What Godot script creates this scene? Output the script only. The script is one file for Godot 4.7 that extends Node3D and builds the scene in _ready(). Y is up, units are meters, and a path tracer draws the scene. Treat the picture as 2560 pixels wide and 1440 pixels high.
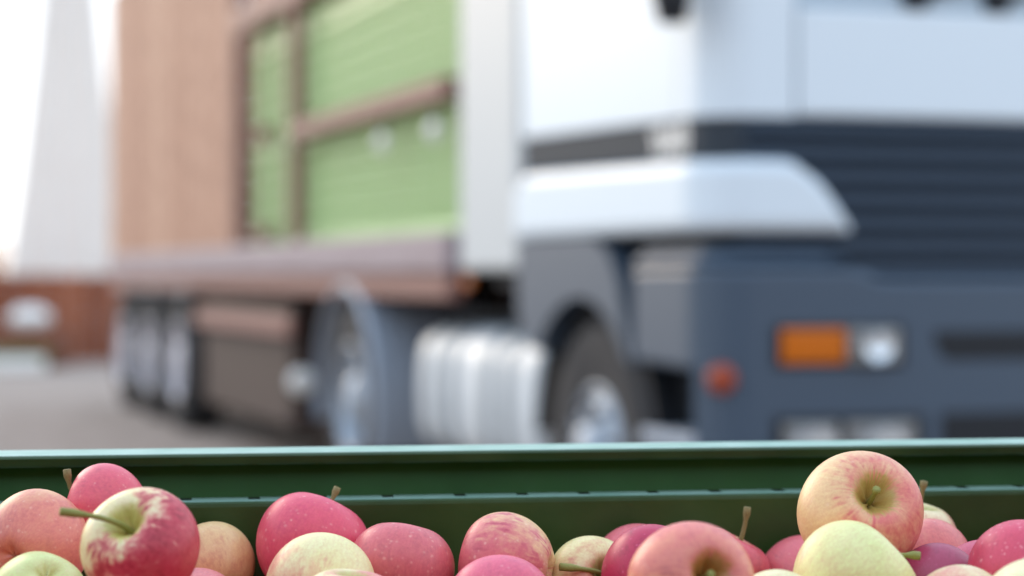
extends Node3D
# A heap of apples in a green plastic bin; behind it, out of focus, a white tractor unit with a loaded stake trailer.
const EYE := 1.15
const TURN := 0.3403            # heading of the truck (19.5 degrees)
const CORNER := Vector3(0.61, 0, -6.1)  # ground point under the cab's near front corner
const APPLES := "apples heaped in the green bin"
const HIDDEN := [[0.333,-0.306,1.296,0.0359],[0.127,-0.307,1.291,0.0348],[-0.258,-0.304,1.099,0.0378],[0.344,-0.308,1.426,0.0342],[0.204,-0.306,1.215,0.0359],[0.328,-0.307,1.188,0.0355],[-0.186,-0.309,1.306,0.0331],[0.062,-0.308,1.220,0.0339],[0.393,-0.305,1.245,0.0371],[-0.380,-0.306,1.221,0.0365],[-0.164,-0.305,1.106,0.0377],[0.238,-0.307,1.327,0.0351],[0.140,-0.307,1.145,0.0352],[-0.268,-0.305,1.255,0.0377],[0.013,-0.305,1.106,0.0369],[-0.064,-0.308,1.115,0.0340],[-0.392,-0.308,1.321,0.0341],[-0.342,-0.306,1.136,0.0360],[0.318,-0.306,1.085,0.0357],[-0.280,-0.305,1.339,0.0367],[0.250,-0.307,1.100,0.0355],[-0.092,-0.305,1.197,0.0375],[0.004,-0.305,1.368,0.0373],[0.449,-0.308,1.312,0.0338],[-0.205,-0.308,1.189,0.0340],[0.372,-0.309,1.135,0.0333],[0.223,-0.308,1.411,0.0337],[0.423,-0.308,1.376,0.0340],[-0.133,-0.305,1.349,0.0372],[-0.025,-0.307,1.172,0.0350],[0.059,-0.308,1.315,0.0336],[-0.116,-0.306,1.267,0.0358],[-0.336,-0.309,1.271,0.0335],[-0.059,-0.307,1.329,0.0354],[-0.025,-0.307,1.264,0.0356],[0.439,-0.306,1.169,0.0366],[-0.402,-0.304,1.091,0.0379],[0.265,-0.306,1.256,0.0364],[0.430,-0.306,1.092,0.0358],[0.082,-0.309,1.110,0.0335],[0.299,-0.305,1.369,0.0367],[0.122,-0.308,1.395,0.0344],[0.446,-0.309,1.435,0.0332],[-0.279,-0.307,1.172,0.0349],[0.265,-0.308,1.165,0.0336],[0.129,-0.305,1.218,0.0370],[0.177,-0.306,1.081,0.0357],[0.178,-0.309,1.362,0.0333],[-0.420,-0.308,1.162,0.0336],[0.422,-0.212,1.252,0.0379],[0.036,-0.252,1.185,0.0375],[-0.418,-0.214,1.301,0.0371],[0.420,-0.230,1.127,0.0371],[0.032,-0.232,1.094,0.0369],[-0.393,-0.225,1.192,0.0336],[0.375,-0.213,1.410,0.0366],[-0.193,-0.243,1.162,0.0373],[0.177,-0.239,1.278,0.0360],[-0.258,-0.216,1.109,0.0364],[-0.353,-0.207,1.100,0.0377],[-0.036,-0.222,1.113,0.0347],[0.248,-0.243,1.126,0.0344],[0.302,-0.252,1.237,0.0331],[-0.208,-0.248,1.242,0.0337],[0.140,-0.256,1.343,0.0370],[0.198,-0.215,1.089,0.0374],[0.383,-0.245,1.308,0.0349],[-0.062,-0.243,1.169,0.0333],[0.089,-0.230,1.249,0.0332],[0.309,-0.236,1.083,0.0369],[0.435,-0.244,1.444,0.0331],[0.368,-0.240,1.214,0.0378],[0.111,-0.246,1.094,0.0351],[-0.315,-0.231,1.180,0.0370],[-0.130,-0.245,1.086,0.0377],[0.071,-0.268,1.389,0.0332],[-0.066,-0.254,1.290,0.0340],[-0.354,-0.241,1.321,0.0355],[-0.144,-0.254,1.300,0.0330],[0.314,-0.249,1.418,0.0336],[-0.418,-0.216,1.124,0.0336],[0.181,-0.246,1.152,0.0351],[0.229,-0.221,1.345,0.0376],[-0.350,-0.241,1.248,0.0344],[0.448,-0.223,1.361,0.0347],[-0.147,-0.264,1.215,0.0331],[-0.268,-0.235,1.330,0.0334],[0.362,-0.272,1.369,0.0335],[-0.101,-0.246,1.365,0.0338],[0.036,-0.263,1.275,0.0338],[-0.010,-0.234,1.381,0.0337],[-0.119,-0.212,1.145,0.0345],[0.101,-0.255,1.165,0.0340],[0.375,-0.253,1.083,0.0342],[-0.413,-0.273,1.270,0.0333],[-0.209,-0.269,1.351,0.0334],[0.449,-0.247,1.197,0.0331],[-0.202,-0.241,1.081,0.0342],[0.283,-0.260,1.309,0.0338],[-0.328,-0.268,1.083,0.0333]]
var M := {}
var used := {}
var rng := RandomNumberGenerator.new()


# ---------------------------------------------------------------- helpers
func numbered(n: String) -> String:
	if not used.has(n):
		used[n] = 0
		return n
	used[n] += 1
	return "%s_%03d" % [n, used[n]]

func meta(o: Node, label: String, category: String, group := "") -> void:
	o.set_meta("label", label)
	o.set_meta("category", category)
	if group != "":
		o.set_meta("group", group)

func thing(n: String, label: String, category: String, at: Vector3, turn := 0.0, group := "") -> Node3D:
	var o := Node3D.new()
	o.name = numbered(n)
	add_child(o)
	o.position = at
	o.rotation.y = turn
	meta(o, label, category, group)
	return o

func begin(smooth := false) -> SurfaceTool:
	var st := SurfaceTool.new()
	st.begin(Mesh.PRIMITIVE_TRIANGLES)
	st.set_smooth_group(0 if smooth else -1)
	return st

func put(st: SurfaceTool, n: String, m: Material, parent: Node, at := Vector3.ZERO) -> MeshInstance3D:
	st.generate_normals()
	return part(st.commit(), n, m, parent, at)

func part(mesh: Mesh, n: String, m: Material, parent: Node, at := Vector3.ZERO) -> MeshInstance3D:
	var o := MeshInstance3D.new()
	o.mesh = mesh
	o.name = numbered(n) if parent == self else n
	o.material_override = m
	parent.add_child(o, true)
	o.position = at
	return o

func tri(st: SurfaceTool, a: Vector3, b: Vector3, c: Vector3, out: Vector3) -> void:
	if (a - c).cross(a - b).dot(out) < 0.0:
		var t := b
		b = c
		c = t
	st.add_vertex(a)
	st.add_vertex(b)
	st.add_vertex(c)

func quad(st: SurfaceTool, a: Vector3, b: Vector3, c: Vector3, d: Vector3, out: Vector3) -> void:
	tri(st, a, b, c, out)
	tri(st, a, c, d, out)

# a box from lo to hi whose edges are chamfered by b
func rbox(st: SurfaceTool, lo: Vector3, hi: Vector3, b := 0.01) -> void:
	var c := (lo + hi) / 2.0
	var h := (hi - lo) / 2.0
	b = minf(b, minf(h.x, minf(h.y, h.z)) * 0.9)
	for ax in 3:
		var u := (ax + 1) % 3
		var v := (ax + 2) % 3
		for s in [-1.0, 1.0]:
			var q := []
			for k in [[-1.0, -1.0], [1.0, -1.0], [1.0, 1.0], [-1.0, 1.0]]:
				var p := Vector3.ZERO
				p[ax] = h[ax] * s
				p[u] = (h[u] - b) * k[0]
				p[v] = (h[v] - b) * k[1]
				q.append(c + p)
			var n := Vector3.ZERO
			n[ax] = s
			quad(st, q[0], q[1], q[2], q[3], n)
			# the chamfer between this face and the next axis' face
			for s2 in [-1.0, 1.0]:
				var e := []
				for k in [-1.0, 1.0]:
					var p1 := Vector3.ZERO
					p1[ax] = h[ax] * s
					p1[u] = (h[u] - b) * s2
					p1[v] = (h[v] - b) * k
					var p2 := Vector3.ZERO
					p2[ax] = (h[ax] - b) * s
					p2[u] = h[u] * s2
					p2[v] = (h[v] - b) * k
					e.append(c + p1)
					e.append(c + p2)
				var n2 := Vector3.ZERO
				n2[ax] = s
				n2[u] = s2
				quad(st, e[0], e[1], e[3], e[2], n2)
	for x in [-1.0, 1.0]:
		for y in [-1.0, 1.0]:
			for z in [-1.0, 1.0]:
				var n := Vector3(x, y, z)
				tri(st, c + Vector3(h.x, h.y - b, h.z - b) * n, c + Vector3(h.x - b, h.y, h.z - b) * n, c + Vector3(h.x - b, h.y - b, h.z) * n, n)

func boxpart(n: String, m: Material, parent: Node, lo: Vector3, hi: Vector3, b := 0.01, at := Vector3.ZERO) -> MeshInstance3D:
	var st := begin()
	rbox(st, lo, hi, b)
	return put(st, n, m, parent, at)

# closed rings of equal size joined one to the next, with caps
func loft(st: SurfaceTool, rings: Array, caps := true) -> void:
	var n: int = rings[0].size()
	var mid := []
	for r in rings:
		var c := Vector3.ZERO
		for p in r:
			c += p
		mid.append(c / n)
	for i in rings.size() - 1:
		for k in n:
			var a: Vector3 = rings[i][k]
			var b: Vector3 = rings[i][(k + 1) % n]
			var c: Vector3 = rings[i + 1][(k + 1) % n]
			var d: Vector3 = rings[i + 1][k]
			quad(st, a, b, c, d, (a + b + c + d) / 4.0 - (mid[i] + mid[i + 1]) / 2.0)
	if caps:
		for e in [[0, 1], [rings.size() - 1, rings.size() - 2]]:
			var r: Array = rings[e[0]]
			for k in n:
				tri(st, mid[e[0]], r[k], r[(k + 1) % n], mid[e[0]] - mid[e[1]])

# a polygon in (z, y) made into a plate between x0 and x1
func plate(st: SurfaceTool, pts: PackedVector2Array, x0: float, x1: float) -> void:
	var idx := Geometry2D.triangulate_polygon(pts)
	for i in range(0, idx.size(), 3):
		for s in [[x0, -1.0], [x1, 1.0]]:
			var q := []
			for k in 3:
				var p := pts[idx[i + k]]
				q.append(Vector3(s[0], p.y, p.x))
			tri(st, q[0], q[1], q[2], Vector3(signf(x1 - x0) * s[1], 0, 0))
	var ccw := not Geometry2D.is_polygon_clockwise(pts)
	for i in pts.size():
		var a := pts[i]
		var b := pts[(i + 1) % pts.size()]
		var d := b - a
		var n := Vector2(d.y, -d.x) * (1.0 if ccw else -1.0)
		quad(st, Vector3(x0, a.y, a.x), Vector3(x0, b.y, b.x), Vector3(x1, b.y, b.x), Vector3(x1, a.y, a.x), Vector3(0, n.y, n.x))

# a profile of (radius, along the axis) turned round the y axis of t
func lathe(st: SurfaceTool, prof: Array, t: Transform3D, seg := 32) -> void:
	for i in prof.size() - 1:
		var p: Vector2 = prof[i]
		var q: Vector2 = prof[i + 1]
		for k in seg:
			var a0 := TAU * k / seg
			var a1 := TAU * (k + 1) / seg
			var n := t.basis * Vector3(cos((a0 + a1) / 2) * (q.y - p.y), -(q.x - p.x), sin((a0 + a1) / 2) * (q.y - p.y))
			var a := t * Vector3(p.x * cos(a0), p.y, p.x * sin(a0))
			var b := t * Vector3(p.x * cos(a1), p.y, p.x * sin(a1))
			var c := t * Vector3(q.x * cos(a1), q.y, q.x * sin(a1))
			var d := t * Vector3(q.x * cos(a0), q.y, q.x * sin(a0))
			if q.x > 1e-6:
				tri(st, a, c, d, n)
			if p.x > 1e-6:
				tri(st, a, b, c, n)

# a round bar along points with radii
func tube(st: SurfaceTool, pts: Array, rad: Array, seg := 8) -> void:
	var rings := []
	for i in pts.size():
		var f: Vector3 = (pts[mini(i + 1, pts.size() - 1)] - pts[maxi(i - 1, 0)]).normalized()
		var u := f.cross(Vector3(0.31, 0.2, 0.93)).normalized()
		var v := f.cross(u)
		var r := []
		for k in seg:
			var a := TAU * k / seg
			r.append(pts[i] + (u * cos(a) + v * sin(a)) * rad[i])
		rings.append(r)
	loft(st, rings)

func lin(r: float, g: float, b: float) -> Color:
	return Color(r, g, b).linear_to_srgb()

func mat(c: Color, rough := 0.5, metal := 0.0, spec := 0.5) -> StandardMaterial3D:
	var m := StandardMaterial3D.new()
	m.albedo_color = c
	m.roughness = rough
	m.metallic = metal
	m.metallic_specular = spec
	return m

func noise(f: float, s: int, oct := 4) -> FastNoiseLite:
	var n := FastNoiseLite.new()
	n.seed = s
	n.frequency = f
	n.fractal_octaves = oct
	return n

# noise between two colours, laid on in world or object axes, `size` metres to a repeat
func grain(m: StandardMaterial3D, lo: Color, hi: Color, size: float, f := 0.02, s := 1, world := false) -> StandardMaterial3D:
	var t := NoiseTexture2D.new()
	t.width = 256
	t.height = 256
	t.seamless = true
	t.noise = noise(f, s)
	var g := Gradient.new()
	g.set_color(0, lo)
	g.set_color(1, hi)
	t.color_ramp = g
	m.albedo_color = Color.WHITE
	m.albedo_texture = t
	m.uv1_triplanar = true
	m.uv1_world_triplanar = world
	m.uv1_scale = Vector3.ONE / size
	return m

func bump(m: StandardMaterial3D, f: float, s: int, strength: float) -> StandardMaterial3D:
	var t := NoiseTexture2D.new()
	t.width = 256
	t.height = 256
	t.seamless = true
	t.as_normal_map = true
	t.bump_strength = 4.0
	t.noise = noise(f, s)
	m.normal_enabled = true
	m.normal_texture = t
	m.normal_scale = strength
	return m


# ---------------------------------------------------------------- camera, sky, sun
func set_view() -> void:
	var cam := Camera3D.new()
	cam.name = "camera"
	add_child(cam)
	cam.position = Vector3(0, EYE, 0)
	cam.rotation.x = -atan(30.0 / 5000.0)
	var lens := CameraAttributesPhysical.new()
	lens.frustum_focal_length = 121.53
	lens.frustum_focus_distance = 1.31
	lens.exposure_aperture = 6.0
	lens.frustum_near = 0.05
	lens.frustum_far = 900.0
	cam.attributes = lens
	cam.near = 0.05
	cam.far = 900.0
	cam.fov = rad_to_deg(2.0 * atan(17.5 / 121.53))
	cam.current = true

	var sky := ProceduralSkyMaterial.new()
	sky.sky_top_color = Color(0.77, 0.87, 0.98)
	sky.sky_horizon_color = Color(0.99, 0.985, 0.97)
	sky.sky_curve = 0.25
	sky.ground_bottom_color = Color(0.45, 0.43, 0.41)
	sky.ground_horizon_color = Color(0.8, 0.78, 0.75)
	var env := Environment.new()
	env.background_mode = Environment.BG_SKY
	env.sky = Sky.new()
	env.sky.sky_material = sky
	env.background_energy_multiplier = 1.0
	env.tonemap_mode = Environment.TONE_MAPPER_LINEAR
	env.tonemap_exposure = 1.95
	env.sdfgi_enabled = true
	env.ssao_enabled = true
	env.ssil_enabled = true
	var we := WorldEnvironment.new()
	we.name = "world"
	we.environment = env
	add_child(we)

	var sun := DirectionalLight3D.new()
	sun.name = "sun"
	sun.light_energy = 0.24
	sun.light_angular_distance = 28.0
	sun.light_color = Color(1.0, 0.90, 0.77)
	sun.shadow_enabled = true
	sun.sky_mode = DirectionalLight3D.SKY_MODE_LIGHT_ONLY
	add_child(sun)
	sun.look_at_from_position(Vector3.ZERO, -Vector3(-0.58, 0.36, -0.73), Vector3.UP)


func set_materials() -> void:
	M.concrete = bump(grain(mat(Color.WHITE, 0.92, 0, 0.3), lin(0.27, 0.215, 0.18), lin(0.40, 0.325, 0.28), 3.1, 0.03, 4, true), 0.08, 9, 0.5)
	M.dock = bump(grain(mat(Color.WHITE, 0.9, 0, 0.3), lin(0.22, 0.21, 0.2), lin(0.33, 0.32, 0.3), 1.3, 0.03, 5, true), 0.08, 9, 0.5)
	M.bin = bump(grain(mat(Color.WHITE, 0.42, 0, 0.32), lin(0.016, 0.070, 0.012), lin(0.026, 0.092, 0.020), 0.35, 0.012, 6), 0.05, 3, 0.06)
	M.bin_low = bump(grain(mat(Color.WHITE, 0.34, 0, 0.45), lin(0.020, 0.050, 0.010), lin(0.036, 0.070, 0.017), 0.3, 0.014, 36), 0.05, 3, 0.06)  # olive tint paints in the apples mirrored by the lip and lower wall
	M.bin_rim = bump(grain(mat(Color.WHITE, 0.5, 0, 0.7), lin(0.20, 0.36, 0.27), lin(0.34, 0.48, 0.40), 0.22, 0.02, 26), 0.05, 3, 0.06)  # worn rim and dusty ledge, with sky sheen painted into the pale colour
	M.hole = mat(lin(0.006, 0.02, 0.008), 0.6)
	M.white = mat(lin(0.68, 0.75, 0.80), 0.36)
	M.cowl = mat(lin(0.42, 0.50, 0.56), 0.4)
	M.grey = bump(mat(lin(0.050, 0.076, 0.112), 0.45), 0.1, 7, 0.05)
	M.band = mat(lin(0.032, 0.041, 0.052), 0.65, 0, 0.35)
	M.slat = mat(lin(0.018, 0.034, 0.060), 0.42)
	M.black = mat(lin(0.006, 0.008, 0.012), 0.7)
	M.rubber = bump(mat(lin(0.028, 0.027, 0.029), 0.82), 0.1, 2, 0.3)
	M.steel = mat(lin(0.34, 0.38, 0.43), 0.45, 0.35)
	M.pale_rim = mat(lin(0.60, 0.57, 0.60), 0.5)
	M.dark_steel = mat(lin(0.05, 0.05, 0.055), 0.5, 0.4)
	M.tank = bump(grain(mat(Color.WHITE, 0.45, 0.1), lin(0.50, 0.53, 0.55), lin(0.64, 0.67, 0.69), 0.7, 0.02, 11), 0.03, 5, 0.05)
	M.strap = mat(lin(0.30, 0.33, 0.35), 0.45, 0.3)
	M.guard = mat(lin(0.30, 0.34, 0.40), 0.5)
	M.fairing = mat(lin(0.52, 0.54, 0.54), 0.45)
	M.amber = mat(lin(0.56, 0.13, 0.002), 0.3, 0, 0.4)
	M.red = mat(lin(0.32, 0.042, 0.008), 0.35)
	M.chrome = mat(lin(0.85, 0.87, 0.88), 0.12, 1.0)
	M.lens = mat(Color(0.92, 0.95, 0.96, 0.12), 0.04)
	M.lens.transparency = BaseMaterial3D.TRANSPARENCY_ALPHA
	M.glass = mat(Color(0.10, 0.13, 0.15, 0.35), 0.05)
	M.glass.transparency = BaseMaterial3D.TRANSPARENCY_ALPHA
	M.lamp_grey = mat(lin(0.24, 0.23, 0.22), 0.25)
	M.brown = bump(grain(mat(Color.WHITE, 0.55), lin(0.20, 0.085, 0.065), lin(0.30, 0.14, 0.11), 0.9, 0.03, 12), 0.06, 8, 0.2)
	M.rust = bump(grain(mat(Color.WHITE, 0.6), lin(0.27, 0.20, 0.21), lin(0.38, 0.31, 0.33), 1.3, 0.03, 13), 0.06, 8, 0.2)
	M.plank = [grain(mat(Color.WHITE, 0.7), lin(0.30, 0.14, 0.085), lin(0.60, 0.35, 0.24), 1.7, 0.03, 14),
		grain(mat(Color.WHITE, 0.7), lin(0.36, 0.18, 0.11), lin(0.64, 0.40, 0.28), 1.7, 0.03, 15),
		grain(mat(Color.WHITE, 0.7), lin(0.27, 0.12, 0.07), lin(0.52, 0.28, 0.18), 1.7, 0.03, 16)]
	M.dark_brown = mat(lin(0.05, 0.028, 0.022), 0.7)
	M.crate = grain(mat(Color.WHITE, 0.45), lin(0.37, 0.48, 0.24), lin(0.46, 0.57, 0.31), 0.8, 0.02, 17)
	M.crate_rim = mat(lin(0.46, 0.62, 0.29), 0.4)
	M.pale = mat(lin(0.78, 0.76, 0.72), 0.4)
	M.canvas = grain(mat(Color.WHITE, 0.9), lin(0.86, 0.81, 0.77), lin(0.92, 0.88, 0.85), 2.0, 0.02, 18)
	M.canvas.backlight_enabled = true
	M.canvas.backlight = Color(0.9, 0.88, 0.85)
	M.fence = [mat(lin(0.27, 0.08, 0.035), 0.85), mat(lin(0.22, 0.062, 0.027), 0.85), mat(lin(0.32, 0.10, 0.045), 0.85)]
	M.stem = grain(mat(Color.WHITE, 0.7), lin(0.16, 0.10, 0.035), lin(0.30, 0.24, 0.08), 0.01, 0.03, 19)
	M.stem_green = grain(mat(Color.WHITE, 0.65), lin(0.20, 0.19, 0.04), lin(0.36, 0.34, 0.08), 0.01, 0.03, 20)
	M.sepal = mat(lin(0.10, 0.07, 0.03), 0.9)
	M.leaf = mat(lin(0.40, 0.15, 0.05), 0.7)
	M.leaf.backlight_enabled = true
	M.leaf.backlight = lin(0.4, 0.15, 0.05)
	M.leaf.cull_mode = BaseMaterial3D.CULL_DISABLED
	M.grass = mat(lin(0.16, 0.19, 0.05), 0.8)
	M.wood = mat(lin(0.22, 0.085, 0.05), 0.85)


# ---------------------------------------------------------------- setting
func structure(o: Node) -> void:
	o.set_meta("kind", "structure")

func make_setting() -> void:
	var st := begin()
	quad(st, Vector3(-400, 0, 60), Vector3(400, 0, 60), Vector3(400, 0, -700), Vector3(-400, 0, -700), Vector3.UP)
	structure(put(st, "ground", M.concrete, self))
	st = begin()
	rbox(st, Vector3(-3.5, -0.05, -1.85), Vector3(3.5, 0.42, 1.6), 0.02)
	structure(put(st, "loading_platform", M.dock, self))
	# unseen boarded wall added behind the viewer: darkens reflections in bin, cab front and apples
	var backdrop := thing("added_backdrop", "unseen brown boarded wall added behind the camera to darken reflections", "backdrop", Vector3(0, 0, 4.2))
	for i in 60:
		boxpart("board", M.fence[i % 3], backdrop, Vector3(-9.0 + 0.3 * i, 0.0, 0), Vector3(-8.705 + 0.3 * i, 3.1, 0.05), 0.006)
	boxpart("wall", M.wood, backdrop, Vector3(-9.0, 0.0, 0.052), Vector3(9.0, 3.1, 0.2), 0.01)
	boxpart("roof", M.band, backdrop, Vector3(-9.3, 3.102, -0.3), Vector3(9.3, 3.25, 5.0), 0.01)
	# a kerb with pale stone blocks in front of the fence
	var kerb := Node3D.new()
	kerb.name = "kerb"
	add_child(kerb)
	kerb.position = Vector3(0, 0, -24.4)
	structure(kerb)
	for k in 7:
		boxpart("kerb_stone", M.pale, kerb, Vector3(-5.72 - 0.8 * k - 0.78, 0, -0.15), Vector3(-5.72 - 0.8 * k, 0.15, 0.15), 0.02)

func make_background() -> void:
	# plank fence
	var f := thing("plank_fence", "low red-brown plank fence standing behind the back end of the trailer", "fence", Vector3(-6.5, 0, -26.2))
	rng.seed = 5
	for k in 40:
		var x := -3.6 + 0.15 * k
		var h := 1.14 + rng.randf() * 0.05
		boxpart("plank", M.fence[rng.randi() % 3], f, Vector3(x, 0.03, 0), Vector3(x + 0.142, h, 0.025), 0.004)
	for y in [0.25, 0.9]:
		boxpart("rail", M.fence[1], f, Vector3(-3.62, y, -0.07), Vector3(2.42, y + 0.09, -0.001), 0.006)
	for k in 4:
		boxpart("post", M.fence[1], f, Vector3(-3.6 + 1.95 * k, 0, -0.18), Vector3(-3.5 + 1.95 * k, 1.1, -0.072), 0.006)
	# white cone tent
	var t := thing("cone_tent", "tall white conical canvas tent rising behind the plank fence", "tent", Vector3(-6.75, 0, -30.5))
	var st := begin()
	var prof := [Vector2(1.30, 0.0), Vector2(1.0, 0.6), Vector2(0.93, 1.15), Vector2(0.72, 2.6), Vector2(0.50, 4.4), Vector2(0.34, 6.0), Vector2(0.22, 7.6), Vector2(0.06, 8.6), Vector2(0.0, 8.62)]
	lathe(st, prof, Transform3D.IDENTITY, 12)
	put(st, "canvas", M.canvas, t)
	st = begin()
	tube(st, [Vector3(0, 8.5, 0), Vector3(0, 9.1, 0)], [0.03, 0.02])
	put(st, "pole", M.wood, t)
	for k in 12:
		st = begin()
		var a := TAU * k / 12
		var seam := []
		var rad := []
		for p in prof:
			seam.append(Vector3(p.x * cos(a), p.y, p.x * sin(a)))
			rad.append(0.022)
		tube(st, seam, rad, 5)
		put(st, "seam", M.pale, t)
	# crate, sack, grass and shrub by the kerb
	var c := thing("wooden_crate", "brown wooden crate under the white sack, in front of the plank fence", "crate", Vector3(-6.15, 0, -25.3))
	for k in 4:
		boxpart("slat", M.wood, c, Vector3(-0.5, 0.02 + 0.105 * k, 0.3), Vector3(0.5, 0.115 + 0.105 * k, 0.325), 0.004)
		boxpart("slat", M.wood, c, Vector3(-0.5, 0.02 + 0.105 * k, -0.325), Vector3(0.5, 0.115 + 0.105 * k, -0.3), 0.004)
		boxpart("slat", M.wood, c, Vector3(-0.525, 0.02 + 0.105 * k, -0.3), Vector3(-0.5, 0.115 + 0.105 * k, 0.3), 0.004)
		boxpart("slat", M.wood, c, Vector3(0.5, 0.02 + 0.105 * k, -0.3), Vector3(0.525, 0.115 + 0.105 * k, 0.3), 0.004)
	boxpart("lid", M.wood, c, Vector3(-0.52, 0.435, -0.32), Vector3(0.52, 0.455, 0.32), 0.004)
	st = begin(true)
	var rings := []
	for k in 9:
		var u := -1.0 + k * 0.25
		var w := sqrt(maxf(0.02, 1.0 - pow(absf(u), 3.0)))
		var r := []
		for j in 14:
			var a := TAU * j / 14
			var b := signf(sin(a)) * pow(absf(sin(a)), 0.8)
			r.append(Vector3(u * 0.27, 0.15 + b * 0.14 * w * (1.0 + 0.1 * sin(k * 2.1 + j)), cos(a) * 0.2 * w))
		rings.append(r)
	loft(st, rings)
	var s := put(st, "feed_sack", M.pale, self, Vector3(-6.1, 0.47, -25.3))
	meta(s, "plump white sack lying on the brown crate by the fence", "sack")
	st = begin()
	rng.seed = 11
	for k in 900:
		var p := Vector3(rng.randf_range(-7.6, -5.75), 0, rng.randf_range(-24.95, -24.6))
		var a := rng.randf() * TAU
		var w := Vector3(cos(a), 0, sin(a)) * 0.008
		var tip := p + Vector3(rng.randf_range(-0.06, 0.06), rng.randf_range(0.15, 0.36), rng.randf_range(-0.06, 0.06))
		tri(st, p - w, p + w, tip, Vector3(0, 0, 1))
	var g := put(st, "grass", M.grass, self)
	meta(g, "strip of dull green grass behind the pale kerb", "grass")
	g.set_meta("kind", "stuff")
	var sh := thing("shrub", "orange-brown shrub at the fence beside the white tent", "shrub", Vector3(-7.55, 0, -27.6))
	st = begin()
	for k in 7:
		var a := TAU * k / 7
		tube(st, [Vector3(0, 0, 0), Vector3(cos(a) * 0.2, 0.8, sin(a) * 0.2), Vector3(cos(a) * 0.45, 1.6, sin(a) * 0.45)], [0.03, 0.02, 0.008], 5)
	put(st, "branch", M.wood, sh)
	st = begin()
	rng.seed = 21
	for k in 1500:
		var d := Vector3(rng.randfn(), rng.randfn(), rng.randfn()).normalized() * pow(rng.randf(), 0.4)
		var p := Vector3(d.x * 0.62, 1.2 + d.y * 0.72 + 0.1 * sin(d.x * 9), d.z * 0.62)
		var u := Vector3(rng.randfn(), rng.randfn(), rng.randfn()).normalized()
		var v := u.cross(Vector3(rng.randfn(), rng.randfn(), rng.randfn())).normalized()
		quad(st, p - u * 0.05, p - v * 0.025, p + u * 0.05, p + v * 0.025, u.cross(v))
	var fo := put(st, "foliage", M.leaf, sh)
	fo.set_meta("kind", "stuff")


# ---------------------------------------------------------------- truck
# point and outward normal of the cab's outline; q < 0 runs back along the near side, q > 0 across the front
func rim_at(q: float) -> Array:
	if q > 1.25:
		var m := rim_at(2.5 - q)
		return [Vector2(2.5 - m[0].x, m[0].y), Vector2(-m[1].x, m[1].y)]
	var R := 0.16
	if q <= -R:
		return [Vector2(0, q), Vector2(-1, 0)]
	var bulge := 0.055
	if q >= R:
		var u := (q - 1.25) / 1.09
		return [Vector2(q, bulge * (1.0 - u * u)), Vector2(2.0 * bulge * u / 1.09, 1).normalized()]
	var a := (q + R) / (2.0 * R) * PI / 2.0
	return [Vector2(R - R * cos(a), -R + R * sin(a)), Vector2(-cos(a), sin(a))]

# a bent panel that follows the outline from q0 to q1
func panel(q0: float, q1: float, lo: Callable, hi: Callable, off: float, thick := 0.04, b := 0.012, lean := 0.0) -> SurfaceTool:
	var st := begin()
	var rings := []
	var n := maxi(2, int((q1 - q0) / 0.035))
	for i in n + 1:
		var q := lerpf(q0, q1, float(i) / n)
		var pn := rim_at(q)
		var y0: float = lo.call(q)
		var y1: float = hi.call(q)
		var bb := minf(b, (y1 - y0) * 0.45)
		var ring := []
		for o in [[off - thick, y0], [off - bb, y0], [off - bb * 0.3, y0 + bb * 0.3], [off, y0 + bb], [off - lean, y1 - bb], [off - lean - bb * 0.3, y1 - bb * 0.3], [off - lean - bb, y1], [off - thick - lean, y1]]:
			var p: Vector2 = pn[0] + pn[1] * o[0]
			ring.append(Vector3(p.x, o[1], p.y))
		rings.append(ring)
	loft(st, rings)
	return st

func k(v: float) -> Callable:
	return func(_q): return v

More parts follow.
